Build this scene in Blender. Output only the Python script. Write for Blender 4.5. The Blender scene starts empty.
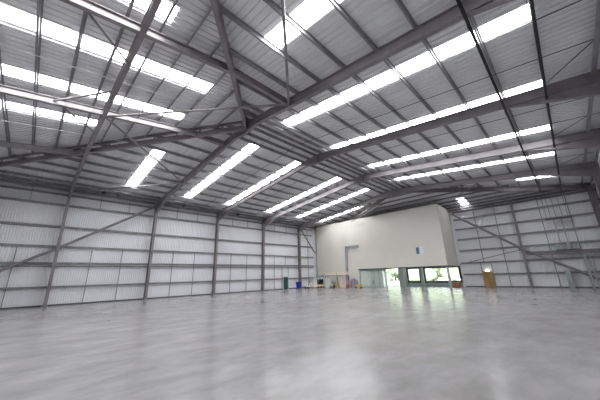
import bpy, math, random
from mathutils import Vector, Matrix
random.seed(7)
C = bpy.context.scene.collection
scene = bpy.context.scene

# ------------------------------------------------------------------ layout
# X runs along the hall away to the right, Y away to the left, Z up (metres)
LW, RW = 36.93, -3.45          # column lines of the two long walls
RIDGE, HR = 16.22, 13.945      # ridge line and rafter centre height there
SL, SH = 0.1137, 0.1353        # roof slope, hip slope
FR = [-7.03, 1.67, 10.37, 19.07, 27.76, 36.46, 46.6]
XA = FR[2]                     # hip apex
XE, XN = 47.0, -7.03           # end wall, near wall
XF, SF = 36.46, 0.2142         # far hip: apex and slope
def rz(y): return HR - abs(y - RIDGE) * SL
def hz(x): return HR - (XA - x) * SH
def hipx(y): return XA - abs(y - RIDGE) * SL / SH
def hipdy(x): return (XA - x) * SH / SL
def fz(x): return HR - (x - XF) * SF
def farx(y): return XF + abs(y - RIDGE) * SL / SF
def fardy(x): return (x - XF) * SF / SL

ORD = ['zeroth', 'first', 'second', 'third', 'fourth', 'fifth', 'sixth', 'seventh', 'eighth', 'ninth', 'tenth', 'eleventh', 'twelfth', 'thirteenth', 'fourteenth']

# ------------------------------------------------------------------ materials
def mat(name, col, rough=0.6, metal=0.0, spec=0.5):
    m = bpy.data.materials.new(name); m.use_nodes = True
    b = m.node_tree.nodes['Principled BSDF']
    b.inputs['Base Color'].default_value = (*col, 1)
    b.inputs['Roughness'].default_value = rough
    b.inputs['Metallic'].default_value = metal
    b.inputs['Specular IOR Level'].default_value = spec
    return m
def noisy(name, c1, c2, scale, rough=0.6, metal=0.0, spec=0.5, stretch=(1, 1, 1), detail=4, lo=0.35, hi=0.65):
    m = mat(name, c1, rough, metal, spec); nt = m.node_tree; n = nt.nodes; b = n['Principled BSDF']
    tc = n.new('ShaderNodeTexCoord'); mp = n.new('ShaderNodeMapping'); mp.inputs['Scale'].default_value = stretch
    nz = n.new('ShaderNodeTexNoise'); nz.inputs['Scale'].default_value = scale; nz.inputs['Detail'].default_value = detail
    r = n.new('ShaderNodeValToRGB'); e = r.color_ramp.elements
    e[0].position, e[1].position = lo, hi; e[0].color, e[1].color = (*c1, 1), (*c2, 1)
    L = nt.links
    L.new(tc.outputs['Object'], mp.inputs['Vector']); L.new(mp.outputs['Vector'], nz.inputs['Vector'])
    L.new(nz.outputs['Fac'], r.inputs['Fac']); L.new(r.outputs['Color'], b.inputs['Base Color'])
    return m
def glow(name, col, strength):
    m = mat(name, col, 0.5); b = m.node_tree.nodes['Principled BSDF']
    b.inputs['Emission Color'].default_value = (*col, 1); b.inputs['Emission Strength'].default_value = strength
    return m
def glass(name, tint, rough=0.0, mix=0.12):
    m = bpy.data.materials.new(name); m.use_nodes = True; nt = m.node_tree; n = nt.nodes; n.clear()
    o = n.new('ShaderNodeOutputMaterial'); t = n.new('ShaderNodeBsdfTransparent'); g = n.new('ShaderNodeBsdfGlossy'); x = n.new('ShaderNodeMixShader')
    t.inputs['Color'].default_value = (*tint, 1); g.inputs['Roughness'].default_value = rough; x.inputs['Fac'].default_value = mix
    nt.links.new(t.outputs[0], x.inputs[1]); nt.links.new(g.outputs[0], x.inputs[2]); nt.links.new(x.outputs[0], o.inputs['Surface'])
    return m

M = {}
M['steel'] = noisy('steel_primer', (.190, .172, .178), (.250, .228, .236), .8, .42, 0, .5)
M['galv'] = noisy('galvanised', (.25, .245, .26), (.33, .325, .34), 1.5, .42, .25)
M['girt'] = noisy('girt_galvanised', (.20, .195, .205), (.27, .265, .275), 1.5, .5, .15)
M['tube'] = noisy('brace_tube', (.22, .20, .20), (.30, .28, .28), 1.5, .4, .1)
M['sheet'] = noisy('roof_liner', (.74, .74, .75), (.82, .82, .83), .35, .42, 0, .4)
M['wall'] = noisy('wall_liner', (.76, .76, .79), (.82, .82, .85), .3, .4, 0, .4)
M['cream'] = noisy('cream_cladding', (.70, .675, .615), (.76, .735, .675), .2, .5)
M['black'] = mat('black_plastic', (.012, .012, .013), .5)
M['dark'] = mat('dark_grey', (.05, .05, .055), .5)
M['frame'] = mat('window_frame_black', (.010, .014, .014), .4)
M['greyblue'] = mat('grey_post', (.38, .40, .42), .45)
M['sill'] = mat('grey_green_panel', (.33, .38, .38), .5)
M['white'] = mat('white_paint', (.78, .78, .76), .5)
M['board'] = noisy('pale_board', (.80, .72, .61), (.88, .81, .71), 1.5, .6)
M['pink'] = noisy('pinkish_board', (.78, .68, .62), (.84, .76, .70), 2, .6)
M['green'] = mat('green_door', (.015, .075, .065), .45)
M['wood'] = noisy('timber_door', (.30, .16, .045), (.46, .27, .09), 3, .5, stretch=(1, 1, .15))
M['crate'] = noisy('crate_wood', (.24, .10, .045), (.40, .20, .10), 4, .7)
M['blue'] = mat('blue_plastic', (.012, .025, .28), .4)
M['yellow'] = mat('yellow_paint', (.62, .45, .16), .5)
M['mauve'] = mat('mauve_wrap', (.30, .28, .40), .6)
M['red'] = mat('rusty_red', (.42, .28, .25), .6)
M['sack'] = noisy('grey_sack', (.30, .34, .36), (.48, .50, .50), 4, .8)
M['concrete_dark'] = mat('base_angle', (.10, .10, .11), .7)
M['glass'] = glass('clear_glass', (.93, .97, .94), 0, .10)
M['frost'] = mat('greenish_glass', (.80, .95, .89), .2)
M['frost'].node_tree.nodes['Principled BSDF'].inputs['Alpha'].default_value = .28
M['leaf'] = noisy('tree_leaf', (.40, .43, .31), (.52, .55, .44), 2.0, .8)
M['grass'] = noisy('grass', (.46, .49, .36), (.55, .58, .45), .6, .9)
M['bark'] = mat('bark', (.10, .07, .05), .9)
M['light'] = glow('rooflight_grp', (.97, .985, 1.0), 15.5)
M['lamp'] = glow('emergency_light', (1, .95, .8), 4.0)

def floor_mat():
    m = mat('power_floated_concrete', (.4, .4, .4), .3, 0, .5); nt = m.node_tree; n = nt.nodes; L = nt.links; b = n['Principled BSDF']
    tc = n.new('ShaderNodeTexCoord')
    a = n.new('ShaderNodeTexNoise'); a.inputs['Scale'].default_value = .16; a.inputs['Detail'].default_value = 5; a.inputs['Roughness'].default_value = .55
    mp = n.new('ShaderNodeMapping'); mp.inputs['Scale'].default_value = (.7, 1.3, 1); mp.inputs['Rotation'].default_value = (0, 0, .5)
    c = n.new('ShaderNodeTexNoise'); c.inputs['Scale'].default_value = .9; c.inputs['Detail'].default_value = 8; c.inputs['Roughness'].default_value = .66; c.inputs['Distortion'].default_value = 0
    L.new(tc.outputs['Object'], a.inputs['Vector']); L.new(tc.outputs['Object'], mp.inputs['Vector']); L.new(mp.outputs['Vector'], c.inputs['Vector'])
    r1 = n.new('ShaderNodeValToRGB'); e = r1.color_ramp.elements
    e[0].position, e[1].position = .1, .9; e[0].color, e[1].color = (.25, .232, .22, 1), (.39, .39, .412, 1)
    r2 = n.new('ShaderNodeValToRGB'); e = r2.color_ramp.elements
    e[0].position, e[1].position = 0.05, .95; e[0].color, e[1].color = (.42, .40, .38, 1), (1.45, 1.45, 1.46, 1)
    mx = n.new('ShaderNodeMix'); mx.data_type = 'RGBA'; mx.blend_type = 'MULTIPLY'; mx.inputs['Factor'].default_value = .9
    L.new(a.outputs['Fac'], r1.inputs['Fac']); L.new(c.outputs['Fac'], r2.inputs['Fac'])
    L.new(r1.outputs['Color'], mx.inputs[6]); L.new(r2.outputs['Color'], mx.inputs[7]); L.new(mx.outputs[2], b.inputs['Base Color'])
    rr = n.new('ShaderNodeMapRange'); rr.inputs['To Min'].default_value = .205; rr.inputs['To Max'].default_value = .235
    L.new(a.outputs['Fac'], rr.inputs['Value']); L.new(rr.outputs['Result'], b.inputs['Roughness'])
    return m
M['floor'] = floor_mat()

# ------------------------------------------------------------------ mesh builder
class MB:
    def __init__(s): s.v = []; s.f = []
    def add(s, vs, fs):
        o = len(s.v); s.v += [Vector(v) for v in vs]; s.f += [tuple(i + o for i in f) for f in fs]; return s
    def box(s, lo, hi):
        x0, y0, z0 = lo; x1, y1, z1 = hi
        return s.add([(x0,y0,z0),(x1,y0,z0),(x1,y1,z0),(x0,y1,z0),(x0,y0,z1),(x1,y0,z1),(x1,y1,z1),(x0,y1,z1)],
                     [(3,2,1,0),(4,5,6,7),(0,1,5,4),(1,2,6,5),(2,3,7,6),(3,0,4,7)])
    def bar(s, p0, p1, w, h, up=(0, 0, 1), oh=0, ow=0):
        p0, p1 = Vector(p0), Vector(p1); d = (p1 - p0).normalized(); up = Vector(up)
        r = d.cross(up).normalized(); u = r.cross(d).normalized()
        vs = []
        for p in (p0, p1):
            q = p + u * oh + r * ow
            vs += [q - r*w/2 - u*h/2, q + r*w/2 - u*h/2, q + r*w/2 + u*h/2, q - r*w/2 + u*h/2]
        return s.add(vs, [(0,1,2,3),(7,6,5,4),(0,4,5,1),(1,5,6,2),(2,6,7,3),(3,7,4,0)])
    def ibeam(s, p0, p1, depth, width, tw=.02, tf=.03, up=(0, 0, 1)):
        s.bar(p0, p1, width, tf, up, depth/2 - tf/2); s.bar(p0, p1, width, tf, up, -depth/2 + tf/2)
        return s.bar(p0, p1, tw, depth - 2*tf, up)
    def tube(s, p0, p1, r, n=10, r1=None):
        p0, p1 = Vector(p0), Vector(p1); d = (p1 - p0).normalized(); r1 = r if r1 is None else r1
        a = d.cross(Vector((0, 0, 1)) if abs(d.z) < .9 else Vector((1, 0, 0))).normalized(); b = d.cross(a)
        vs = [p + (a*math.cos(t*2*math.pi/n) + b*math.sin(t*2*math.pi/n))*q for p, q in ((p0, r), (p1, r1)) for t in range(n)]
        return s.add(vs, [(i, (i+1) % n, n + (i+1) % n, n + i) for i in range(n)] + [tuple(range(n-1, -1, -1)), tuple(range(n, 2*n))])
    def prism(s, poly, ax, a, b):
        """extrude a polygon given in the two other axes along axis ax from a to b"""
        def P(q, t):
            q = list(q); q.insert(ax, t); return q
        n = len(poly)
        vs = [P(q, a) for q in poly] + [P(q, b) for q in poly]
        return s.add(vs, [tuple(range(n-1, -1, -1)), tuple(range(n, 2*n))] + [(i, (i+1) % n, n + (i+1) % n, n + i) for i in range(n)])
    def ball(s, c, rx, ry, rz_, n=12, m=8, jit=0):
        c = Vector(c); vs = [c - Vector((0, 0, rz_))]
        for j in range(1, m):
            ph = -math.pi/2 + math.pi*j/m
            for i in range(n):
                t = 2*math.pi*i/n; k = 1 + random.uniform(-jit, jit)
                vs.append(c + Vector((rx*math.cos(ph)*math.cos(t)*k, ry*math.cos(ph)*math.sin(t)*k, rz_*math.sin(ph)*k)))
        vs.append(c + Vector((0, 0, rz_))); f = [(0, 1 + (i+1) % n, 1 + i) for i in range(n)]
        for j in range(m-2):
            for i in range(n):
                a = 1 + j*n + i; b = 1 + j*n + (i+1) % n; f.append((a, b, b+n, a+n))
        t = len(vs) - 1; o = 1 + (m-2)*n
        f += [(o+i, o + (i+1) % n, t) for i in range(n)]
        return s.add(vs, f)
    def build(s, name, material, parent=None, smooth=False):
        me = bpy.data.meshes.new(name); off = Vector((0, 0, 0))
        if parent is not None:
            q = parent
            while q is not None: off += q.location; q = q.parent
        me.from_pydata([v - off for v in s.v], [], s.f); me.materials.append(material)
        if smooth:
            for p in me.polygons: p.use_smooth = True
        me.update()
        o = bpy.data.objects.new(name, me); C.objects.link(o); o.parent = parent
        return o
    def single(s, name, material, label, cat, group=None, smooth=False):
        """one mesh that is a whole thing: origin at the middle of its base"""
        lo = Vector([min(v[i] for v in s.v) for i in range(3)]); hi = Vector([max(v[i] for v in s.v) for i in range(3)])
        loc = Vector(((lo.x + hi.x)/2, (lo.y + hi.y)/2, lo.z)); s.v = [v - loc for v in s.v]
        o = s.build(name, material, None, smooth); o.location = loc; return tag(o, label, cat, group)

def tag(o, label, cat, group=None):
    o['label'] = label; o['category'] = cat
    if group: o['group'] = group
    return o
def thing(name, label, cat, loc, group=None):
    o = bpy.data.objects.new(name, None); o.empty_display_size = .2; C.objects.link(o); o.location = loc
    return tag(o, label, cat, group)
def struct(name, mb, m, label=None, cat=None):
    o = mb.build(name, m); o['kind'] = 'structure'
    if label: o['label'] = label; o['category'] = cat
    return o

# ------------------------------------------------------------------ floor, outdoors
b = MB(); b.box((-7.6, -4.1, -.25), (47.35, 37.5, 0))
struct('floor', b, M['floor'], 'pale grey polished concrete floor of the empty hall', 'floor')
b = MB(); b.box((47.36, -60, -.5), (150, 110, -.12))
struct('ground', b, M['grass'], 'green grass outside the far windows', 'ground')

# ------------------------------------------------------------------ corrugated sheets
def ribbed_wall(mb, fixed, axis, a, b_, z0, top, pitch=.2, depth=.022, inward=-1):
    """vertical trapezoid ribs; axis 0: runs along X at Y = fixed; axis 1: runs along Y at X = fixed"""
    prof = [(0, 0), (.55, 0), (.68, 1), (.87, 1), (1.0, 0)]
    st = []; t = a
    while t < b_ - 1e-6:
        for u, k in prof[:-1]:
            q = t + u*pitch
            if q < b_: st.append((q, k))
        t += pitch
    st.append((b_, 0))
    vs = []
    for q, k in st:
        w = fixed + inward*depth*k
        p = (q, w) if axis == 0 else (w, q)
        vs += [(*p, z0), (*p, top(q) if callable(top) else top)]
    mb.add(vs, [(2*i, 2*i+2, 2*i+3, 2*i+1) for i in range(len(st)-1)])
    return mb

SHEETY_L, SHEETY_R = 37.42, -3.98
struct('wall_left', ribbed_wall(MB(), SHEETY_L, 0, -7.52, 47.32, 0, 12.23), M['wall'], 'long white ribbed metal wall down the left', 'wall')
struct('wall_right', ribbed_wall(MB(), SHEETY_R, 0, -7.52, 47.32, 0, 12.3, inward=1), M['wall'], 'white ribbed metal wall at the right edge', 'wall')
struct('wall_near', ribbed_wall(MB(), -7.5, 1, -3.98, 37.42, 0, 12.3, inward=1), M['wall'])
we = MB(); ribbed_wall(we, 47.25, 1, -3.98, 12.1, 0, 12.32)
ribbed_wall(we, 47.25, 1, 12.1, 37.42, 3.3, 12.32)
for y0, y1, z0, z1 in [(12.1, 12.35, 0, 3.3), (12.35, 17.95, 0, .62), (12.35, 17.95, 3.12, 3.3), (17.95, 18.45, 0, 3.3), (18.45, 20.85, 0, .62),
                       (18.45, 20.85, 3.12, 3.3), (20.85, 22.3, 0, 3.3), (22.3, 24.95, 3.22, 3.3), (24.95, 37.42, 0, 3.3)]:
    we.box((47.2, y0, z0), (47.3, y1, z1))
struct('wall_end', we, M['wall'], 'white ribbed metal end wall beyond the office block', 'wall')
b = MB(); b.box((-7.4, 37.3, 0), (40.85, 37.38, .14)); struct('trim_1', b, M['concrete_dark'])
b = MB(); b.box((47.1, -3.9, 0), (47.2, 12.0, .14)); struct('trim_2', b, M['concrete_dark'])

# rooflights: (centre, lower end, upper end) of each strip
SW = .49
R_STRIPS = [(.25, -1.0, 3.2), (6.75, -1.0, 8.5), (13.0, -1.0, 14.35), (19.35, -1.0, 14.5), (26.15, -1.0, 14.5), (32.75, -1.0, 14.5), (41.1, -1.0, 2.8)]  # first strip is out of view, added for the light it gives
L_STRIPS = [(6.55, 24.2, 34.0), (13.1, 18.7, 34.0), (19.0, 18.9, 34.0), (26.4, 18.9, 34.0), (33.3, 18.9, 34.0), (39.5, 24.0, 34.0)]
H_STRIPS = [(5.9, -5.6, -.6), (10.15, -5.6, 2.6), (14.1, -5.6, 6.25), (18.4, -5.6, 6.1), (22.4, -5.6, 1.65)]  # strip nearest the right wall is unseen, added to light the hall
F_STRIPS = [(9.9, 47.0, 44.4)]
SU = .67          # sheet height above the rafter centre
def ribbed_roof(mb, lo, hi, span, zf, strips, along, pitch=.333, depth=.06):
    """ribs up the slope. stations run lo..hi; span(q) gives (low end, high end); strips cut out"""
    st = set(); t = lo
    while t < hi:
        for u in (0, .52, .58, .90, .96):
            if t + u*pitch < hi: st.add((round(t + u*pitch, 4), 1 if u in (.58, .90) else 0))
        t += pitch
    d = dict(st); d[hi] = 0
    for c, a, b_ in strips:
        for q in (c - SW, c + SW): d[round(q, 4)] = 0
    qs = sorted(d)
    for q0, q1 in zip(qs, qs[1:]):
        mid = (q0 + q1)/2; seg = []
        (a0, e0), (a1, e1) = span(q0), span(q1)
        cut = [(x, y) for c, x, y in strips if c - SW < mid < c + SW]
        if not cut: seg.append((a0, e0, a1, e1))
        else:
            x, y = cut[0]; fl = 1 if e0 > a0 else -1
            if fl < 0: x, y = y, x
            seg += [(a0, x, a1, x), (y, e0, y, e1)]
        for s0, t0, s1, t1 in seg:
            P = []
            for q, w in ((q0, s0), (q1, s1), (q1, t1), (q0, t0)):
                z = zf(q, w) + SU - .0 - depth*d[q]
                P.append((q, w, z) if along == 0 else (w, q, z))
            mb.add(P, [(0, 1, 2, 3)])
    return mb
def rspan(x): return (-4.05, max(-4.04, RIDGE + .35 - (hipdy(x) if x < XA else fardy(x) if x > XF else 0)))
def lspan(x): return (37.45, min(37.44, RIDGE - .35 + (hipdy(x) if x < XA else fardy(x) if x > XF else 0)))
def hspan(y): return (-7.55, max(-7.55, hipx(y) + .3))
def fspan(y): return (47.35, min(47.35, farx(y) - .3))
o = struct('ceiling_right', ribbed_roof(MB(), -6.9, 47.3, rspan, lambda q, w: HR - (RIDGE - w)*SL, R_STRIPS, 0), M['sheet'], 'grey ribbed metal roof slope on the right of the ridge', 'ceiling')
o = struct('ceiling_left', ribbed_roof(MB(), -7.55, 47.3, lspan, lambda q, w: HR - (w - RIDGE)*SL, L_STRIPS, 0), M['sheet'], 'grey ribbed metal roof slope above the long left wall', 'ceiling')
o = struct('ceiling_hip', ribbed_roof(MB(), -4.05, 37.4, hspan, lambda q, w: hz(w), H_STRIPS, 1), M['sheet'], 'triangular hipped roof slope overhead at the near end', 'ceiling')

o = struct('ceiling_far', ribbed_roof(MB(), -4.05, 37.4, fspan, lambda q, w: fz(w), F_STRIPS, 1), M['sheet'], 'hipped roof slope at the far end above the end wall', 'ceiling')

def rooflight(strip, along, zf, label, group):
    c, a, e = strip; mb = MB(); n = 6; qs = [c - SW + .01 + i*(2*SW - .02)/n for i in range(n+1)]
    for i in range(n):
        P = []
        for q, w, k in ((qs[i], a, i), (qs[i+1], a, i+1), (qs[i+1], e, i+1), (qs[i], e, i)):
            z = zf(q, w) + SU - .03*(k % 2) - .005
            P.append((q, w, z) if along == 0 else (w, q, z))
        top = [(p[0], p[1], p[2] + .03) for p in P]
        mb.add(P + top, [(0, 1, 2, 3), (7, 6, 5, 4), (0, 4, 5, 1), (1, 5, 6, 2), (2, 6, 7, 3), (3, 7, 4, 0)])
    return mb.single('rooflight', M['light'], label, 'rooflight', group)
for i, s in enumerate(R_STRIPS):
    rooflight(s, 0, lambda q, w: rz(w), f'bright translucent rooflight strip, {ORD[i+1]} along the right roof slope from the near end', 'rooflights on the right slope')
for i, s in enumerate(L_STRIPS):
    rooflight(s, 0, lambda q, w: rz(w), f'bright translucent rooflight strip, {ORD[i+1]} along the left roof slope from the near end', 'rooflights on the left slope')
for i, s in enumerate(H_STRIPS):
    rooflight(s, 1, lambda q, w: hz(w), f'bright translucent rooflight strip, {ORD[i+1]} across the near hip slope from the right', 'rooflights on the hip slope')

rooflight(F_STRIPS[0], 1, lambda q, w: fz(w), 'short bright rooflight patch in the far hip slope right of the office block', None)

# ------------------------------------------------------------------ portal frames
RD, RWD = .63, .24
def rafter(x, ya, yb, depth=RD, width=RWD):
    return MB().ibeam((x, ya, rz(ya)), (x, yb, rz(yb)), depth, width, .02, .03)
def column(x, y, side):
    """side +1: wall towards +Y"""
    top = rz(y) + .3
    mb = MB(); mb.ibeam((x, y, 0), (x, y, top), .6, .26, .028, .034, up=(0, 1, 0)); mb.box((x - .13, y - .3, top), (x + .13, y + .3, top + .02))
    return mb
def haunch(x, y, side, L=4.2, D=.75, tw=.02):
    """triangular haunch under the rafter next to the column; side=+1 left wall"""
    yi = y - side*.3; ye = yi - side*L
    zi, ze = rz(yi) - RD/2, rz(ye) - RD/2
    mb = MB(); mb.prism([(yi, zi), (ye, ze), (yi, zi - D)], 0, x - tw/2, x + tw/2)
    mb.bar((x, ye, ze), (x, yi, zi - D), RWD, .03)
    return mb
def plates(x, y):
    mb = MB(); mb.box((x - .22, y - .38, 0), (x + .22, y + .38, .025))
    for sx in (-1, 1):
        for sy in (-1, 1): mb.tube((x + sx*.17, y + sy*.25, .02), (x + sx*.17, y + sy*.25, .08), .02, 6)
    return mb
def apex(x):
    mb = MB(); L = 1.7
    z = HR - RD/2
    mb.prism([(RIDGE, z - .32), (RIDGE + L, z - L*SL), (RIDGE, z), (RIDGE - L, z - L*SL)], 0, x - .012, x + .012)
    mb.bar((x, RIDGE, z - .32), (x, RIDGE + L, z - L*SL), RWD, .03); mb.bar((x, RIDGE, z - .32), (x, RIDGE - L, z - L*SL), RWD, .03)
    mb.box((x - .14, RIDGE - .025, z - .36), (x + .14, RIDGE + .025, HR + RD/2 - .01))
    return mb
names = {2: 'at the tip of the hip', 3: 'next beyond the hip', 4: 'third from the office block', 5: 'nearest to the office block'}
for i in (2, 3, 4, 5):
    x = FR[i]
    t = thing('portal_frame', f'grey-brown steel portal frame {names[i]}, spanning wall to wall', 'steel frame', (x, RIDGE, 0), 'main portal frames')
    rafter(x, RIDGE, LW).build('rafter', M['steel'], t); rafter(x, RIDGE, RW).build('rafter', M['steel'], t)
    for y, sd in ((LW, 1), (RW, -1)):
        c = column(x, y - .2*(sd > 0), sd).build('column', M['steel'], t); plates(x, y - .2*(sd > 0)).build('base_plate', M['steel'], c)
        haunch(x, y, sd).build('haunch', M['steel'], t)
    apex(x).build('apex_plate', M['steel'], t)
# far corner column and far hip rafters
column(46.6, RW, -1).single('corner_column', M['steel'], 'steel corner column at the far right end of the hall', 'column')
MB().ibeam((XF, RIDGE, HR), (46.75, RW, rz(RW)), .55, .22).single('far_hip_rafter', M['steel'], 'dark steel hip rafter running to the far right corner', 'beam', 'far hip rafters')
MB().ibeam((XF, RIDGE, HR), (43.4, RIDGE + fardy(43.4), fz(43.4)), .45, .2).single('far_hip_rafter', M['steel'], 'dark steel hip rafter behind the top of the office block', 'beam', 'far hip rafters')
# hip frame: column - rafter - level beam - rafter - column
x = FR[1]; dy = hipdy(x)
t = thing('hip_portal', 'nearest steel frame, with a level crossbeam under the hip slope', 'steel frame', (x, RIDGE, 0))
MB().ibeam((x, RIDGE - dy, hz(x)), (x, RIDGE + dy, hz(x)), .5, .24).build('crossbeam', M['steel'], t)
MB().ibeam((x, RIDGE + dy, hz(x)), (x, LW, rz(LW)), .6, .24).build('rafter', M['steel'], t)
MB().ibeam((x, RIDGE - dy, hz(x)), (x, RW, rz(RW)), .6, .24).build('rafter', M['steel'], t)
for y, sd in ((LW, 1), (RW, -1)):
    c = column(x, y - .2*(sd > 0), sd).build('column', M['steel'], t); plates(x, y - .2*(sd > 0)).build('base_plate', M['steel'], c)
    haunch(x, y, sd, 3.0, .55).build('haunch', M['steel'], t)
# hip rafters and jack rafters
for y1, nm in ((LW, 'long left wall'), (RW, 'right wall')):
    xh = XA - abs(y1 - RIDGE)*SL/SH
    mb = MB(); mb.ibeam((XA, RIDGE, HR - .1), (xh, y1, rz(y1) - .1), .38, .22); mb.bar((XA, RIDGE, HR + .48), (xh, y1, rz(y1) + .48), .1, .2)
    for q in range(1, 14): mb.bar(Vector((XA, RIDGE, HR)).lerp(Vector((xh, y1, rz(y1))), q/14) + Vector((0, 0, .05)), Vector((XA, RIDGE, HR)).lerp(Vector((xh, y1, rz(y1))), q/14) + Vector((0, 0, .42)), .08, .08, (1, 0, 0))
    mb.single('hip_rafter', M['steel'], f'sloping steel hip rafter from the ridge down towards the {nm}', 'beam', 'hip rafters')
for yj, nm in ((11.1, 'right of the ridge'), (19.35, 'left of the ridge'), (27.6, 'near the left wall')):
    xh = hipx(yj)
    t = thing('jack_rafter', f'steel rafter with its lit length coloured paler, rising through the near hip slope {nm}', 'beam', (xh, yj, rz(yj)), 'hip slope rafters')
    MB().ibeam((XN, yj, hz(XN)), (xh, yj, hz(xh)), .42, .22).build('sloping_length', M['tube'], t)  # paler than the level length: light falling here is put into the colour
    MB().ibeam((xh, yj, rz(yj)), ((XA if yj < 25 else FR[1]) - .13, yj, rz(yj)), .42, .22).build('level_length', M['steel'], t)

# ------------------------------------------------------------------ purlins
PU = .47
def zed(p0, p1, up=(0, 0, 1)):
    mb = MB(); mb.bar(p0, p1, .014, .24, up); mb.bar(p0, p1, .08, .014, up, .113, .035); mb.bar(p0, p1, .08, .014, up, -.113, -.035)
    return mb
PR = [15.85, 14.95, 14.05, 12.15, 10.3, 8.42, 6.6, 4.65, 2.7, .8, -1.05, -2.9]
for k, y in enumerate(PR):
    zed((hipx(y), y, rz(y) + PU), (min(47.1, farx(y)), y, rz(y) + PU)).single('roof_purlin', M['galv'],
        f'long thin steel purlin under the right roof slope, {ORD[k+1]} down from the ridge', 'purlin', 'purlins of the right slope')
PL = [2*RIDGE - y for y in PR] + [36.4]
for k, y in enumerate(PL):
    zed((hipx(y), y, rz(y) + PU), (min(47.1, farx(y)), y, rz(y) + PU)).single('roof_purlin', M['galv'],
        f'long thin steel purlin under the left roof slope, {ORD[k+1]} down from the ridge', 'purlin', 'purlins of the left slope')
PH = [8.75, 7.45, 6.15, 4.85, 3.6, 2.35, 1.05, -.23, -1.55, -2.85, -4.15, -5.45, -6.75]
for k, x in enumerate(PH):
    dy = hipdy(x)
    lab = f'long thin steel purlin across the near hip slope, {(ORD + ["thirteenth"])[k+1]} down from its tip'
    zed((x, RIDGE - dy, hz(x) + PU), (x, RIDGE + dy, hz(x) + PU)).single('hip_purlin', M['galv'], lab, 'purlin', 'purlins of the hip slope')
for k, x in enumerate([37.5, 38.9, 40.3, 41.7, 43.1, 44.5, 45.8, 46.8]):
    dy = fardy(x)
    zed((x, max(RW - .3, RIDGE - dy), fz(x) + PU), (x, min(LW, RIDGE + dy), fz(x) + PU)).single('hip_purlin', M['galv'], f'level purlin across the far hip slope, {ORD[k+1]} down from its tip', 'purlin', 'purlins of the far hip slope')
MB().box((10, -2.99, rz(-2.9) + .19), (36.6, -2.81, rz(-2.9) + .31)).single('eaves_strut', M['galv'], 'thick steel strut just inside the right eave', 'beam')
# eaves beams
for y, nm in ((LW + .2, 'long left wall'), (RW - .2, 'right wall')):
    MB().bar((XN, y, rz(y) + .32), (47, y, rz(y) + .32), .1, .3).single('eaves_beam', M['galv'], f'dark steel eaves beam along the top of the {nm}', 'beam')
for yj, nm in ((15.9, 'in the middle'), (20.2, 'left of the middle'), (24.2, 'farthest left')):
    xh = min(hipx(yj), 5.0)
    MB().bar((-6.7, yj, hz(-6.7) + .34), (xh, yj, hz(xh) + .34), .035, .035).single('hip_tie_rod', M['white'], f'thin pale tie rod down the near hip slope, {nm}', 'tie rod', 'hip tie rods')
# thin tie rods between the purlins
bays = ['the bay after the hip', 'the second full bay', 'the bay before the office block']
for i in range(2, 5):
    for q in (1, 2):
        x = FR[i] + (FR[i+1] - FR[i])*q/3
        w = 'nearer' if q == 1 else 'farther'
        MB().bar((x, RW, rz(RW) + .36), (x, 15.85, rz(15.85) + .36), .03, .03).single('roof_tie_rod', M['dark'], f'{w} thin tie rod across right slope purlins, {bays[i-2]}', 'tie rod', 'roof tie rods')
        MB().bar((x, LW, rz(LW) + .36), (x, 16.6, rz(16.6) + .36), .03, .03).single('roof_tie_rod', M['dark'], f'{w} thin tie rod across left slope purlins, {bays[i-2]}', 'tie rod', 'roof tie rods')
        xb = FR[i] + .1 if q == 1 else FR[i+1] - .1
        MB().bar((x, -2.9, rz(-2.9) + .36), (xb, -1.05, rz(-1.05) + .36), .035, .035).single('roof_tie_rod', M['dark'], f'{w} slanting tie rod near the right eave, {bays[i-2]}', 'tie rod', 'roof tie rods')

# ------------------------------------------------------------------ roof and wall bracing
def tube(p0, p1, r, label, group, name='brace_tube', m='tube'):
    a, b_ = Vector(p0), Vector(p1); d = (b_ - a).normalized()
    mb = MB().tube(a, b_, r, 10)
    for e, s in ((a, 1), (b_, -1)): mb.bar(e - d*s*.22, e + d*s*.18, .02, r*2.6)
    return mb.single(name, M[m], label, 'brace', group)
B1, B2 = FR[1], FR[2]
tube((B1 + .1, 19.4, 12.55), (B2 - .1, 11.1, 13.25), .07, 'steel brace tube from the crossbeam to the rafter right of the hip tip', 'roof brace tubes')
tube((B1 + .1, 19.4, 12.50), (B2 - .1, 28.3, 12.45), .07, 'steel brace tube from the crossbeam down to the left half of the hip-tip frame', 'roof brace tubes')
tube((B1 + .1, 36.3, 11.6), (B2 - .1, 28.4, 12.42), .07, 'steel brace tube from the nearest left column top to the hip-tip frame', 'roof brace tubes')
tube((B1 + .1, 2.3, 12.15), (B2 - .1, 11.0, 13.2), .075, 'long steel brace tube overhead, meeting the hip-tip rafter beside the pale rafter', 'roof brace tubes')
tube((-.85, 19.5, 12.45), (B1 - .1, 16.3, 12.6), .06, 'short steel brace tube between pale left rafter and crossbeam', 'roof brace tubes')
for p0, p1, lab in [((-.3, 11.2, 12.45), (B1, 13.3, 12.5), 'thin flat brace from the right pale rafter to the crossbeam'),
                    ((-.3, 19.6, 12.35), (B1, 22.2, 12.5), 'thin flat brace from the left pale rafter to the crossbeam')]:
    MB().bar(p0, p1, .05, .09).single('brace_strap', M['steel'], lab, 'brace', 'flat hip braces')
E1, E2 = FR[5], FR[6]
for p0, p1, lab in [((38.5, 19.1, 13.05), (41.2, 27.4, 11.75), 'pale brace tube above the left of the office block front'),
                    ((E1 + .1, 6.18, 12.3), (41.0, 9.0, 12.75), 'pale brace tube high up right of the office block')]:
    tube(p0, p1, .07, lab, 'far roof brace tubes')
yb = LW - .36
tube((B2 - .2, yb, 11.35), (B1 + .1, yb, 5.65), .14, 'diagonal wall brace right of the nearest left column', 'left wall braces', 'wall_brace', 'steel')
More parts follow.
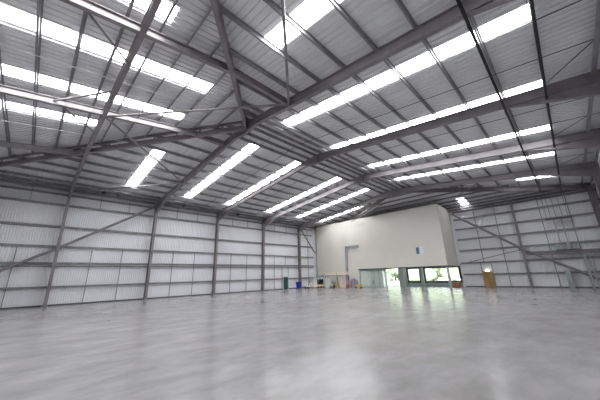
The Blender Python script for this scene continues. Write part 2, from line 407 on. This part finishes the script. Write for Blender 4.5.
tube((B1 - .1, yb, 5.55), (FR[0] + .2, yb, .2), .14, 'diagonal wall brace left of the nearest left column', 'left wall braces', 'wall_brace', 'steel')
tube((E1 + .2, yb, 11.3), (40.8, yb, 6.6), .13, 'diagonal wall brace in the corner beside the office block', 'left wall braces', 'wall_brace', 'steel')
xb_ = 46.55
tube((xb_, 11.9, 11.1), (xb_, 4.55, 5.15), .16, 'upper length of the long diagonal brace on the end wall', 'end wall braces', 'wall_brace', 'steel')
tube((xb_, 4.2, 4.85), (xb_, -3.1, -.55 + .75), .16, 'lower length of the long diagonal brace on the end wall', 'end wall braces', 'wall_brace', 'steel')
tube((xb_, 11.9, 3.35), (xb_, 4.55, 4.85), .05, 'thin rising brace on the end wall above the timber door', 'end wall braces', 'wall_brace', 'steel')

# ------------------------------------------------------------------ left wall rails
GY = 37.28
GZ = [(1.8, .2), (4.12, .2), (5.8, .2), (7.85, .22), (10.2, .2), (11.35, .16)]
for k, (z, h) in enumerate(GZ):
    mb = MB(); mb.bar((-7.3, GY, z), (40.85, GY, z), .19, .02, (0, 0, 1), -h/2); mb.bar((-7.3, GY - .09, z), (40.85, GY - .09, z), .02, h)
    if k == 1:
        mb.bar((-7.3, GY - .02, z - .3), (40.85, GY - .02, z - .3), .2, .1)
    mb.single('wall_rail', M['girt'], f'horizontal steel wall rail on the long left wall, {ORD[k+1]} up from the floor', 'wall rail', 'rails on the left wall')
wb = ['bay left of nearest column', 'bay right of nearest column', 'second full bay', 'third full bay', 'bay with the green door']
for i in range(0, 5):
    for q in (1, 2):
        x = FR[i] + (FR[i+1] - FR[i])*q/3
        w = 'left' if q == 1 else 'right'
        if not (i == 4 and q == 2):
            MB().bar((x, GY, .14), (x, GY, 5.8), .06, .06, (0, 1, 0)).single('wall_tie', M['girt'], f'{w} lower upright tie on the left wall, {wb[i]}', 'wall tie', 'upright ties on the left wall')
        else:
            for xx, nm in ((32.45, 'left'), (33.95, 'right')):
                MB().bar((xx, GY, .14), (xx, GY, 4.1), .07, .07, (0, 1, 0)).single('door_trimmer', M['girt'], f'upright trimmer rail on the {nm} side of the green door', 'wall tie', 'door trimmers')
            MB().bar((x - .3, GY, 4.2), (x - .3, GY, 5.8), .06, .06, (0, 1, 0)).single('wall_tie', M['girt'], 'short upright tie above the green door', 'wall tie', 'upright ties on the left wall')
        MB().bar((x, GY, 10.2), (x, GY, 12.0), .05, .05, (0, 1, 0)).single('wall_tie', M['girt'], f'{w} upright tie under the left eave, {wb[i]}', 'wall tie', 'upright ties on the left wall')
x = 39.4
MB().bar((x, GY, .14), (x, GY, 11.4), .06, .06, (0, 1, 0)).single('wall_tie', M['girt'], 'upright tie on the left wall in the corner beside the office block', 'wall tie', 'upright ties on the left wall')
# small fittings under the left eave
for xx, nm in ((4.4, 'nearest to the viewer'), (5.8, 'low beside the nearest one'), (13.3, 'in the second bay'), (21.7, 'in the third bay'), (30.0, 'in the bay with the green door')):
    t = thing('floodlight', f'small black floodlight hung under the left eave, {nm}', 'light fitting', (xx, 35.34, 11.65), 'floodlights under the left eave')
    MB().box((xx - .18, 35.2, 11.62), (xx + .18, 35.48, 11.86)).build('housing', M['black'], t)
    MB().tube((xx, 35.34, 11.86), (xx, 35.34, rz(35.34) + .4), .025, 6).build('stem', M['dark'], t)

# ------------------------------------------------------------------ end wall steel
GX = 47.08
for k, z in enumerate([1.78, 3.45, 5.3, 7.0, 8.6, 10.2, 11.4]):
    y1 = 12.0 if z > 3.1 else 12.0
    mb = MB(); mb.bar((GX, -3.9, z), (GX, y1, z), .18, .02, (0, 0, 1), -.11); mb.bar((GX - .09, -3.9, z), (GX - .09, y1, z), .02, .24)
    mb.single('end_wall_rail', M['girt'], f'horizontal steel rail on the end wall, {ORD[k+1]} up from the floor', 'wall rail', 'rails on the end wall')
mb = MB().ibeam((46.75, 4.35, 0), (46.75, 4.35, 11.6), .4, .25, .02, .03, up=(1, 0, 0))
mb.single('wind_column', M['steel'], 'stout steel column in the middle of the end wall', 'column')
for y, z0, nm in ((6.5, .14, 'between timber door and stout column'), (9.1, 3.45, 'above the timber door'), (1.6, .14, 'right of the stout column'), (-1.1, .14, 'near the right wall')):
    MB().bar((GX, y, z0), (GX, y, 11.9), .08, .08, (1, 0, 0)).single('end_wall_tie', M['girt'], f'thin upright rail on the end wall {nm}', 'wall tie', 'upright rails on the end wall')
for y, nm in ((9.55, 'left'), (8.25, 'right')):
    MB().bar((GX, y, .14), (GX, y, 3.45), .08, .08, (1, 0, 0)).single('door_trimmer', M['girt'], f'upright trimmer rail on the {nm} side of the timber door', 'wall tie', 'door trimmers')
mb = MB().ibeam((46.6, 4.2, 4.3), (46.6, -3.1, 4.15), .5, .2); mb.single('door_header_beam', M['steel'], 'thick level steel beam across the right part of the end wall', 'beam')
MB().bar((46.75, 12.4, 11.72), (46.75, -3.1, 11.72), .16, .26).single('wind_beam', M['steel'], 'dark level steel beam along the top of the end wall', 'beam')
mb = MB(); mb.bar((46.4, -1.2, 0), (46.4, -1.2, 4.0), .2, .16, (1, 0, 0)); mb.bar((46.4, -1.62, 0), (46.4, -1.62, 4.0), .12, .12, (1, 0, 0)); mb.bar((46.4, -1.0, 3.9), (46.4, -1.8, 3.9), .16, .12)
mb.single('door_post', M['greyblue'], 'double steel post under the level beam near the right wall', 'post')
t = thing('electrical_cabinet', 'tall grey-blue metal cabinet standing against the end wall', 'cabinet', (46.5, .6, 0))
MB().box((46.25, .38, 0), (46.85, .86, 2.1)).build('body', M['greyblue'], t); MB().box((46.23, .41, .1), (46.25, .83, 2.0)).build('door', M['sill'], t)
t = thing('service_platform', 'grey equipment ledge with boxes above the level beam on the end wall', 'equipment', (46.5, 0, 4.45))
MB().box((46.2, -1.0, 4.47), (46.8, 1.1, 4.55)).build('ledge', M['dark'], t)
for yy, w, h in ((.8, .3, .7), (.3, .22, .45), (-.15, .3, .8), (-.6, .25, .55)):
    MB().box((46.35, yy - w/2, 4.55), (46.7, yy + w/2, 4.55 + h)).build('unit', M['sill'], t)
t = thing('heater_rack', 'grey rack of services hung high on the end wall near the right', 'equipment', (46.5, .2, 8.4))
MB().box((46.2, -1.2, 8.38), (46.8, 1.3, 8.48)).build('tray', M['dark'], t)
for yy in (-.9, -.4, .2, .7, 1.1):
    MB().tube((46.5, yy, 8.48), (46.5, yy, 11.9), .03, 6).build('hanger', M['girt'], t)
for yy, z1 in ((.5, 7.9), (-.2, 7.6)):
    MB().tube((46.6, yy, 5.3), (46.6, yy, 8.38), .05, 8).build('riser_pipe', M['greyblue'], t)

# ------------------------------------------------------------------ cable trays
for yt, nm in ((.88, 'left one of the pair'), (-.97, 'right one of the pair')):
    z = rz(yt) - .45 - .02; a, e = -6.8, 44.0 if yt > 0 else 45.0
    t = thing('cable_tray', f'long black cable tray hung below the right roof slope, {nm}', 'cable tray', (19, yt, z), 'cable trays')
    mb = MB()
    for sd in (-.045, .045): mb.bar((a, yt + sd, z), (e, yt + sd, z), .03, .08)
    mb.bar((a, yt, z - .03), (e, yt, z - .03), .09, .02)
    mb.build('channel', M['black'], t)
    MB().bar((a, yt, z + .02), (e, yt, z + .02), .06, .04).build('cables', M['dark'], t)
    for i in range(7):
        x = FR[0] + .8 + i*8.7
        if x < e: MB().tube((x, yt + .1, z), (x, yt + .1, rz(yt) + .33), .012, 5).build('hanger', M['dark'], t)

# ------------------------------------------------------------------ office block
XB, YB, ZB, ZT = 41.8, 12.5, 3.1, 12.2
t = thing('office_block', 'tall cream-clad office block raised on posts at the far end', 'office block', (XB, 24, 0))
mb = MB(); mb.box((XB, 27.2, 0), (XB + .15, 36.98, ZB)); mb.box((XB, 16.64, ZB), (XB + .15, 36.98, ZT)); mb.box((XB, YB, ZB), (XB + .15, 15.46, ZT))
mb.box((XB, 15.46, ZB), (XB + .15, 16.64, 4.92)); mb.box((XB, 15.46, 6.07), (XB + .15, 16.64, ZT))
mb.build('front_cladding', M['cream'], t)
mb = MB(); mb.prism([(XB + .15, ZB), (47.15, ZB), (47.15, 11.95), (XB + .15, ZT)], 1, YB, YB + .15); mb.build('side_cladding', M['cream'], t)
mb = MB(); mb.box((XB + .15, YB + .15, ZB), (47.15, 36.98, ZB + .1)); mb.build('soffit', M['white'], t)
mb = MB(); mb.box((XB + .15, YB + .15, 11.8), (47.15, 36.98, 11.9)); mb.build('roof_deck', M['cream'], t)
mb = MB(); mb.box((XB - .03, YB - .03, ZB - .14), (XB + .2, 27.25, ZB + .02)); mb.box((XB + .2, YB - .03, ZB - .14), (47.1, YB + .2, ZB + .02)); mb.build('edge_beam', M['dark'], t)
mb = MB(); mb.box((XB + .15, 27.15, 0), (47.15, 27.3, ZB)); mb.build('return_wall', M['cream'], t)
for k, y in enumerate((19.3, 28.4)):
    MB().box((XB - .012, y - .015, ZB), (XB, y + .015, ZT)).build('panel_joint', M['white'], t)
a0, a1, c0, c1 = 15.46, 16.64, 4.92, 6.07; ym = (a0 + a1)/2
f = MB(); f.box((XB - .02, a0, c0), (XB + .1, a0 + .08, c1)); f.box((XB - .02, a1 - .08, c0), (XB + .1, a1, c1)); f.box((XB - .02, a0, c0), (XB + .1, a1, c0 + .07)); f.box((XB - .02, a0, c1 - .07), (XB + .1, a1, c1)); f.box((XB - .02, ym - .03, c0), (XB + .08, ym + .03, c1))
w = f.build('window', M['white'], t)
MB().box((XB + .04, ym, c0 + .07), (XB + .06, a1 - .08, c1 - .07)).build('pane', mat('bluish_glass', (.10, .24, .30), .1), w)
MB().box((XB + .04, a0 + .08, c0 + .07), (XB + .06, ym, c1 - .07)).build('pane', mat('white_blind', (.82, .86, .86), .3), w)
# posts under the overhang
for x, y, nm in ((40.75, 18.55, 'in the middle of the opening'), (40.95, 12.35, 'at the open corner'), ):
    mb = MB().ibeam((x + .25, y, 0), (x + .25, y, ZB - .15), .26, .26, .03, .03, up=(1, 0, 0)); mb.box((x + .05, y - .2, 0), (x + .45, y + .2, .04))
    mb.single('steel_post', M['greyblue'], f'grey steel post under the office block {nm}', 'post', 'posts under the office block')
mb = MB().ibeam((46.6, 18.15, 0), (46.6, 18.15, ZB - .05), .26, .26, .03, .03, up=(1, 0, 0))
mb.single('steel_post', M['greyblue'], 'grey steel post between the two black-framed windows', 'post', 'posts under the office block')
mb = MB(); mb.box((46.6, 21.0, 0), (47.0, 22.1, ZB - .02)); mb.single('window_pier', M['greyblue'], 'grey pier between tall glazing and black-framed window', 'pier')
# duct: inverted L on the front
mb = MB(); mb.bar((XB - .16, 29.7, 1.3), (XB - .16, 29.4, 7.35), .4, .3, (1, 0, 0)); mb.bar((XB - .16, 29.6, 7.2), (XB - .16, 26.8, 7.2), .3, .4)
mb.single('service_duct', M['greyblue'], 'grey duct rising and turning right on the cream office front', 'duct')
# window glazing in the end wall
def window(n, y0, y1, z0, z1, nm, fr, mm, label):
    x = 47.1; f = MB()
    f.box((x, y0, z0), (x + .2, y0 + fr, z1)); f.box((x, y1 - fr, z0), (x + .2, y1, z1)); f.box((x, y0 + fr, z0), (x + .2, y1 - fr, z0 + fr)); f.box((x, y0 + fr, z1 - fr), (x + .2, y1 - fr, z1))
    o = f.build('window_%d' % n, mm); o['kind'] = 'structure'; o['label'] = label; o['category'] = 'window'
    g = MB()
    for i in range(1, nm):
        y = y0 + (y1 - y0)*i/nm; g.box((x + .04, y - .035, z0 + fr), (x + .14, y + .035, z1 - fr))
    if nm > 1: g.build('mullions', M['greyblue'], o)
    MB().box((x + .08, y0 + fr, z0 + fr), (x + .09, y1 - fr, z1 - fr)).build('pane', M['glass'], o)
window(1, 22.3, 24.95, 0, 3.22, 4, .08, M['greyblue'], 'tall floor-length glazing under the office block')
window(2, 18.45, 20.85, 0.6, 3.12, 2, .27, M['frame'], 'smaller black-framed window under the office block')
window(3, 12.35, 17.95, 0.6, 3.12, 5, .27, M['frame'], 'wide black-framed window under the office block')
for y0, y1, nm in ((18.45, 20.85, 'smaller'), (12.35, 17.95, 'wide')):
    MB().box((46.95, y0, 0), (47.08, y1, .6)).single('sill_panel', M['sill'], f'grey-green panel below the {nm} black-framed window', 'panel', 'panels under the windows')
# glazed entrance
t = thing('glass_partition', 'greenish glass entrance partition left of the tall glazing', 'glass partition', (42.2, 25.7, 0))
f = MB()
pts = [(42.0, 27.0), (42.2, 24.9), (42.35, 23.6), (42.5, 22.3)]
for x, y in pts: f.bar((x, y, 0), (x, y, 2.95), .09, .09, (1, 0, 0))
for (x0, y0), (x1, y1) in zip(pts, pts[1:]): f.bar((x0, y0, 2.9), (x1, y1, 2.9), .1, .12); f.bar((x0, y0, .05), (x1, y1, .05), .1, .1)
f.build('frame', M['greyblue'], t)
for (x0, y0), (x1, y1) in list(zip(pts, pts[1:])): MB().bar((x0, y0, 1.48), (x1, y1, 1.48), .02, 2.74).build('pane', M['frost'], t)
mb = MB(); mb.box((46.3, 25.0, 0), (46.9, 26.6, 2.95)); mb.single('lobby_panel', M['white'], 'white panel standing behind the greenish glass', 'panel')
def chair(x, y):
    t = thing('office_chair', 'black office chair behind the greenish glass', 'chair', (x, y, 0))
    MB().box((x - .25, y - .25, .42), (x + .25, y + .25, .52)).build('seat', M['black'], t)
    MB().box((x + .2, y - .24, .55), (x + .28, y + .24, 1.15)).build('backrest', M['dark'], t)
    MB().tube((x, y, .06), (x, y, .42), .04).build('stem', M['dark'], t)
    mb = MB()
    for k in range(5): mb.bar((x, y, .07), (x + .28*math.cos(k*1.257), y + .28*math.sin(k*1.257), .04), .05, .05)
    mb.build('base', M['black'], t)
chair(44.0, 26.0)

# ------------------------------------------------------------------ doors
def door(n, pts, hinge, mm, label, y_axis, lo, hi):
    o = MB().box(lo, hi).build('door_%d' % n, mm); o['kind'] = 'structure'; o['label'] = label; o['category'] = 'door'
    return o
o = door(1, None, None, M['green'], 'green personnel door in the long left wall', 0, (32.68, 37.1, .02), (33.72, 37.2, 2.1))
f = MB(); f.box((32.58, 37.12, 0), (32.68, 37.24, 2.2)); f.box((33.72, 37.12, 0), (33.82, 37.24, 2.2)); f.box((32.58, 37.12, 2.1), (33.82, 37.24, 2.2)); f.build('door_frame', M['white'], o)
MB().bar((33.55, 37.07, 1.0), (33.62, 37.07, 1.0), .04, .12).build('door_handle', M['greyblue'], o)
MB().box((32.55, 37.18, 2.22), (33.85, 37.24, 2.75)).build('over_panel', M['white'], o)
o = door(2, None, None, M['wood'], 'light timber door in the end wall', 1, (46.92, 8.42, .02), (47.0, 9.36, 2.08))
f = MB(); f.box((46.94, 8.32, 0), (47.06, 8.42, 2.16)); f.box((46.94, 9.36, 0), (47.06, 9.46, 2.16)); f.box((46.94, 8.32, 2.08), (47.06, 9.46, 2.16)); f.build('door_frame', M['wood'], o)
MB().box((46.88, 8.5, .95), (46.92, 8.55, 1.12)).build('door_handle', M['dark'], o)
MB().box((46.9, 8.65, 2.16), (47.05, 9.1, 2.34)).single('exit_light', M['lamp'], 'small lit lamp above the timber door', 'light fitting')
t = thing('switch_box', 'small white switch box beside the timber door', 'switch', (46.95, 7.8, 1.3))
MB().box((46.97, 7.68, 1.3), (47.1, 7.9, 1.6)).build('box', M['white'], t)
MB().tube((47.03, 7.8, 1.6), (47.03, 7.8, 3.4), .02, 6).build('conduit', M['white'], t)

# ------------------------------------------------------------------ clutter by the office block
# wheelie bin
x, y = 34.6, 35.2
t = thing('wheelie_bin', 'blue wheelie bin standing beside the column near the green door', 'bin', (x, y, 0))
mb = MB(); lo = [(x-.27,y-.3,.1),(x+.27,y-.3,.1),(x+.27,y+.3,.1),(x-.27,y+.3,.1)]; hi = [(x-.36,y-.4,1.1),(x+.36,y-.4,1.1),(x+.36,y+.4,1.1),(x-.36,y+.4,1.1)]
mb.add(lo + hi, [(3,2,1,0),(4,5,6,7),(0,1,5,4),(1,2,6,5),(2,3,7,6),(3,0,4,7)]); mb.build('body', M['blue'], t)
MB().prism([(y-.44,1.1),(y+.44,1.1),(y+.44,1.16),(y,1.24),(y-.44,1.14)], 0, x-.4, x+.4).build('lid', M['blue'], t)
for s in (-.28, .28): MB().tube((x+s-.04, y+.33, .12), (x+s+.04, y+.33, .12), .12, 12).build('wheel', M['black'], t)
# trolley with boards
t = thing('flatbed_trolley', 'long low pale flatbed trolley between blue bin and clutter', 'trolley', (37.0, 33.6, 0))
MB().bar((35.0, 34.2, .42), (38.6, 33.2, .42), 1.0, .16).build('deck', M['board'], t)
for qx, qy in ((35.4, 33.7), (35.6, 34.5), (38.0, 32.95), (38.2, 33.75)): MB().tube((qx, qy-.05, .17), (qx, qy+.05, .17), .17, 12).build('wheel', M['black'], t)
MB().box((36.6, 33.3, .52), (37.2, 33.9, 1.15)).single('white_box', M['white'], 'white box standing on the flatbed trolley', 'box')
t = thing('metal_stand', 'dark metal stand leaning on the flatbed trolley left of the white box', 'stand', (36, 33.9, .5))
for a, b_ in (((35.6, 33.9, .5), (35.9, 33.8, 1.3)), ((36.2, 33.8, .5), (35.9, 33.8, 1.3)), ((35.9, 33.8, 1.2), (36.3, 33.7, 1.3))): MB().tube(a, b_, .04, 6).build('leg', M['dark'], t)
MB().tube((37.5, 33.45, .5), (38.3, 33.6, 1.95), .04, 8).single('steel_pole', M['sill'], 'grey pole leaning up from the flatbed trolley', 'pole')
# work machine: yellow below, black above
t = thing('scissor_lift', 'small black machine on a yellow base in the corner', 'machine', (39.3, 34.3, 0))
MB().box((38.9, 33.75, .12), (39.8, 34.75, .65)).build('base', M['yellow'], t)
MB().box((38.95, 33.8, .65), (39.75, 34.7, 1.5)).build('body', M['black'], t)
MB().box((38.9, 33.7, 1.85), (39.8, 34.8, 2.25)).build('top_tray', M['sill'], t)
for qx in (39.0, 39.7):
    for qy in (33.8, 34.7): MB().tube((qx, qy, 1.5), (qx, qy, 1.85), .03, 6).build('support', M['dark'], t)
    MB().tube((qx, 33.74, .13), (qx, 33.66, .13), .13, 10).build('wheel', M['black'], t)
# rack against the office front
t = thing('storage_rack', 'open storage rack with pale boards on top against the office front', 'rack', (40.2, 31.5, 0))
for y in (34.9 - 1.55, 30.65, 28.6):
    for x in (39.9, 40.6): MB().bar((x, y, 0), (x, y, 2.15), .09, .09, (1, 0, 0)).build('upright', M['dark'], t)
for x in (39.9, 40.6): MB().bar((x, 28.55, 2.12), (x, 33.4, 2.12), .08, .12).build('beam', M['greyblue'], t)
MB().box((39.88, 28.6, 2.2), (40.62, 30.6, 2.75)).single('board_stack', M['board'], 'stack of pale boards on the rack top nearer the duct', 'board stack', 'boards on the rack')
MB().box((39.88, 30.75, 2.2), (40.62, 33.4, 2.68)).single('board_stack', M['board'], 'longer stack of pale boards on the rack top nearer the corner', 'board stack', 'boards on the rack')
for k, (y0, y1, h, mm, lab) in enumerate([(28.75, 29.6, 1.98, 'pink', 'pinkish board standing upright in the rack beside the duct'), (29.65, 30.5, 1.9, 'pink', 'pinkish board standing upright in the rack, second from the duct'),
                                          (30.9, 32.3, 1.75, 'board', 'broad pale board standing at the back of the rack')]):
    MB().prism([(y0, 0), (y1, 0), (y1, h), (y0, h)], 0, 40.3 + .02*k, 40.36 + .02*k).single('upright_board', M[mm], lab, 'board', 'upright boards in the rack')
MB().box((39.6, 32.3, 0), (40.1, 33.2, 1.7)).single('white_crate', M['white'], 'white panel crate at the left end of the rack', 'crate')
MB().ball((39.7, 31.9, .3), .4, .45, .3, jit=.06).single('grey_sack', M['sack'], 'grey sack on the floor below the rack, lower one', 'sack', 'sacks by the rack', True)
MB().ball((40.0, 31.5, .95), .3, .42, .36, jit=.06).single('grey_sack', M['sack'], 'grey sack heaped upper one below the rack boards', 'sack', 'sacks by the rack', True)
MB().tube((39.6, 31.2, 0), (39.6, 31.2, .5), .2, 14).single('dark_bucket', M['dark'], 'dark bucket on the floor beside the grey sacks', 'bucket')
MB().box((39.5, 30.4, 0), (39.95, 30.85, .6)).single('yellow_box', M['yellow'], 'yellow box between grey sacks and pinkish boards', 'box')
MB().box((39.4, 28.0, 0), (40.0, 28.5, .55)).single('timber_crate', M['crate'], 'low brown crate at the foot of the duct', 'crate')
for k, (y0, y1, z0, z1, mm, lab) in enumerate([(27.55, 28.0, 0, 1.25, 'red', 'reddish upright bundle right of the duct'), (27.0, 27.5, 0, 1.5, 'mauve', 'mauve wrapped stack right of the reddish bundle'), (26.5, 26.95, .55, 1.25, 'mauve', 'small mauve box on the yellow barrier panel')]):
    MB().box((39.7 + .1*k, y0, z0), (40.3, y1, z1)).single('wrapped_bundle', M[mm], lab, 'bundle', 'bundles right of the duct')
t = thing('yellow_barrier', 'low yellow barrier panel in front of the glass entrance edge', 'barrier', (39.9, 26.4, 0))
MB().box((39.7, 25.7, .2), (40.3, 26.95, .55)).build('panel', M['yellow'], t)
for y in (25.8, 26.85): MB().box((39.7, y - .05, 0), (40.3, y + .05, .2)).build('foot', M['dark'], t)
# crate under the corner
t = thing('wooden_crate', 'reddish-brown wooden crate on the floor beside the corner post', 'crate', (45, 12.6, 0))
MB().box((44.6, 12.1, 0), (45.4, 13.1, .72)).build('box', M['crate'], t)
for z in (.04, .3, .56): MB().box((44.57, 12.07, z), (44.6, 13.13, z + .14)).build('slat', M['crate'], t)

# ------------------------------------------------------------------ outdoors trees
for k in range(20):
    x = 80 + 7*(k % 2) + random.uniform(-1, 1); y = 10 + k*2.2 + random.uniform(-1, 1); h = random.uniform(9, 12)
    t = thing('tree', 'pale green leafy tree in the belt outside the far windows', 'tree', (x, y, -.12), 'trees outside')
    MB().tube((x, y, -.15), (x, y, h*.6), .25, 8, .12).build('trunk', M['bark'], t)
    mb = MB()
    for j in range(12):
        mb.ball((x + random.uniform(-1.6, 1.6), y + random.uniform(-2, 2), 1.5 + j/12*(h - 2) + random.uniform(-.5, .5)), random.uniform(1.3, 2.0), random.uniform(1.5, 2.3), random.uniform(1.2, 1.9), jit=.16)
    mb.build('crown', M['leaf'], t)

# ------------------------------------------------------------------ world, camera
w = bpy.data.worlds.new('World'); scene.world = w; w.use_nodes = True
bg = w.node_tree.nodes['Background']; bg.inputs['Color'].default_value = (.90, .95, 1.0, 1); bg.inputs['Strength'].default_value = 11.0
cam = bpy.data.cameras.new('Camera'); co = bpy.data.objects.new('Camera', cam); C.objects.link(co)
cam.sensor_width = 36; cam.lens = 263.35/600*36; cam.clip_end = 500; cam.clip_start = .05
fw = Vector((0.6821288, 0.6769993, 0.2763552)); rt = Vector((0.7094367, -0.7042983, -0.0257559)); up = Vector((-0.1771998, -0.2136254, 0.9607104))
R = Matrix((rt, up, -fw)).transposed()
co.matrix_world = Matrix.Translation((0, 0, 2.25)) @ R.to_4x4()
scene.camera = co
vs = scene.view_settings
vs.view_transform = 'Standard'; vs.look = 'None'; vs.gamma = 1; vs.use_curve_mapping = False; vs.exposure = 0.0
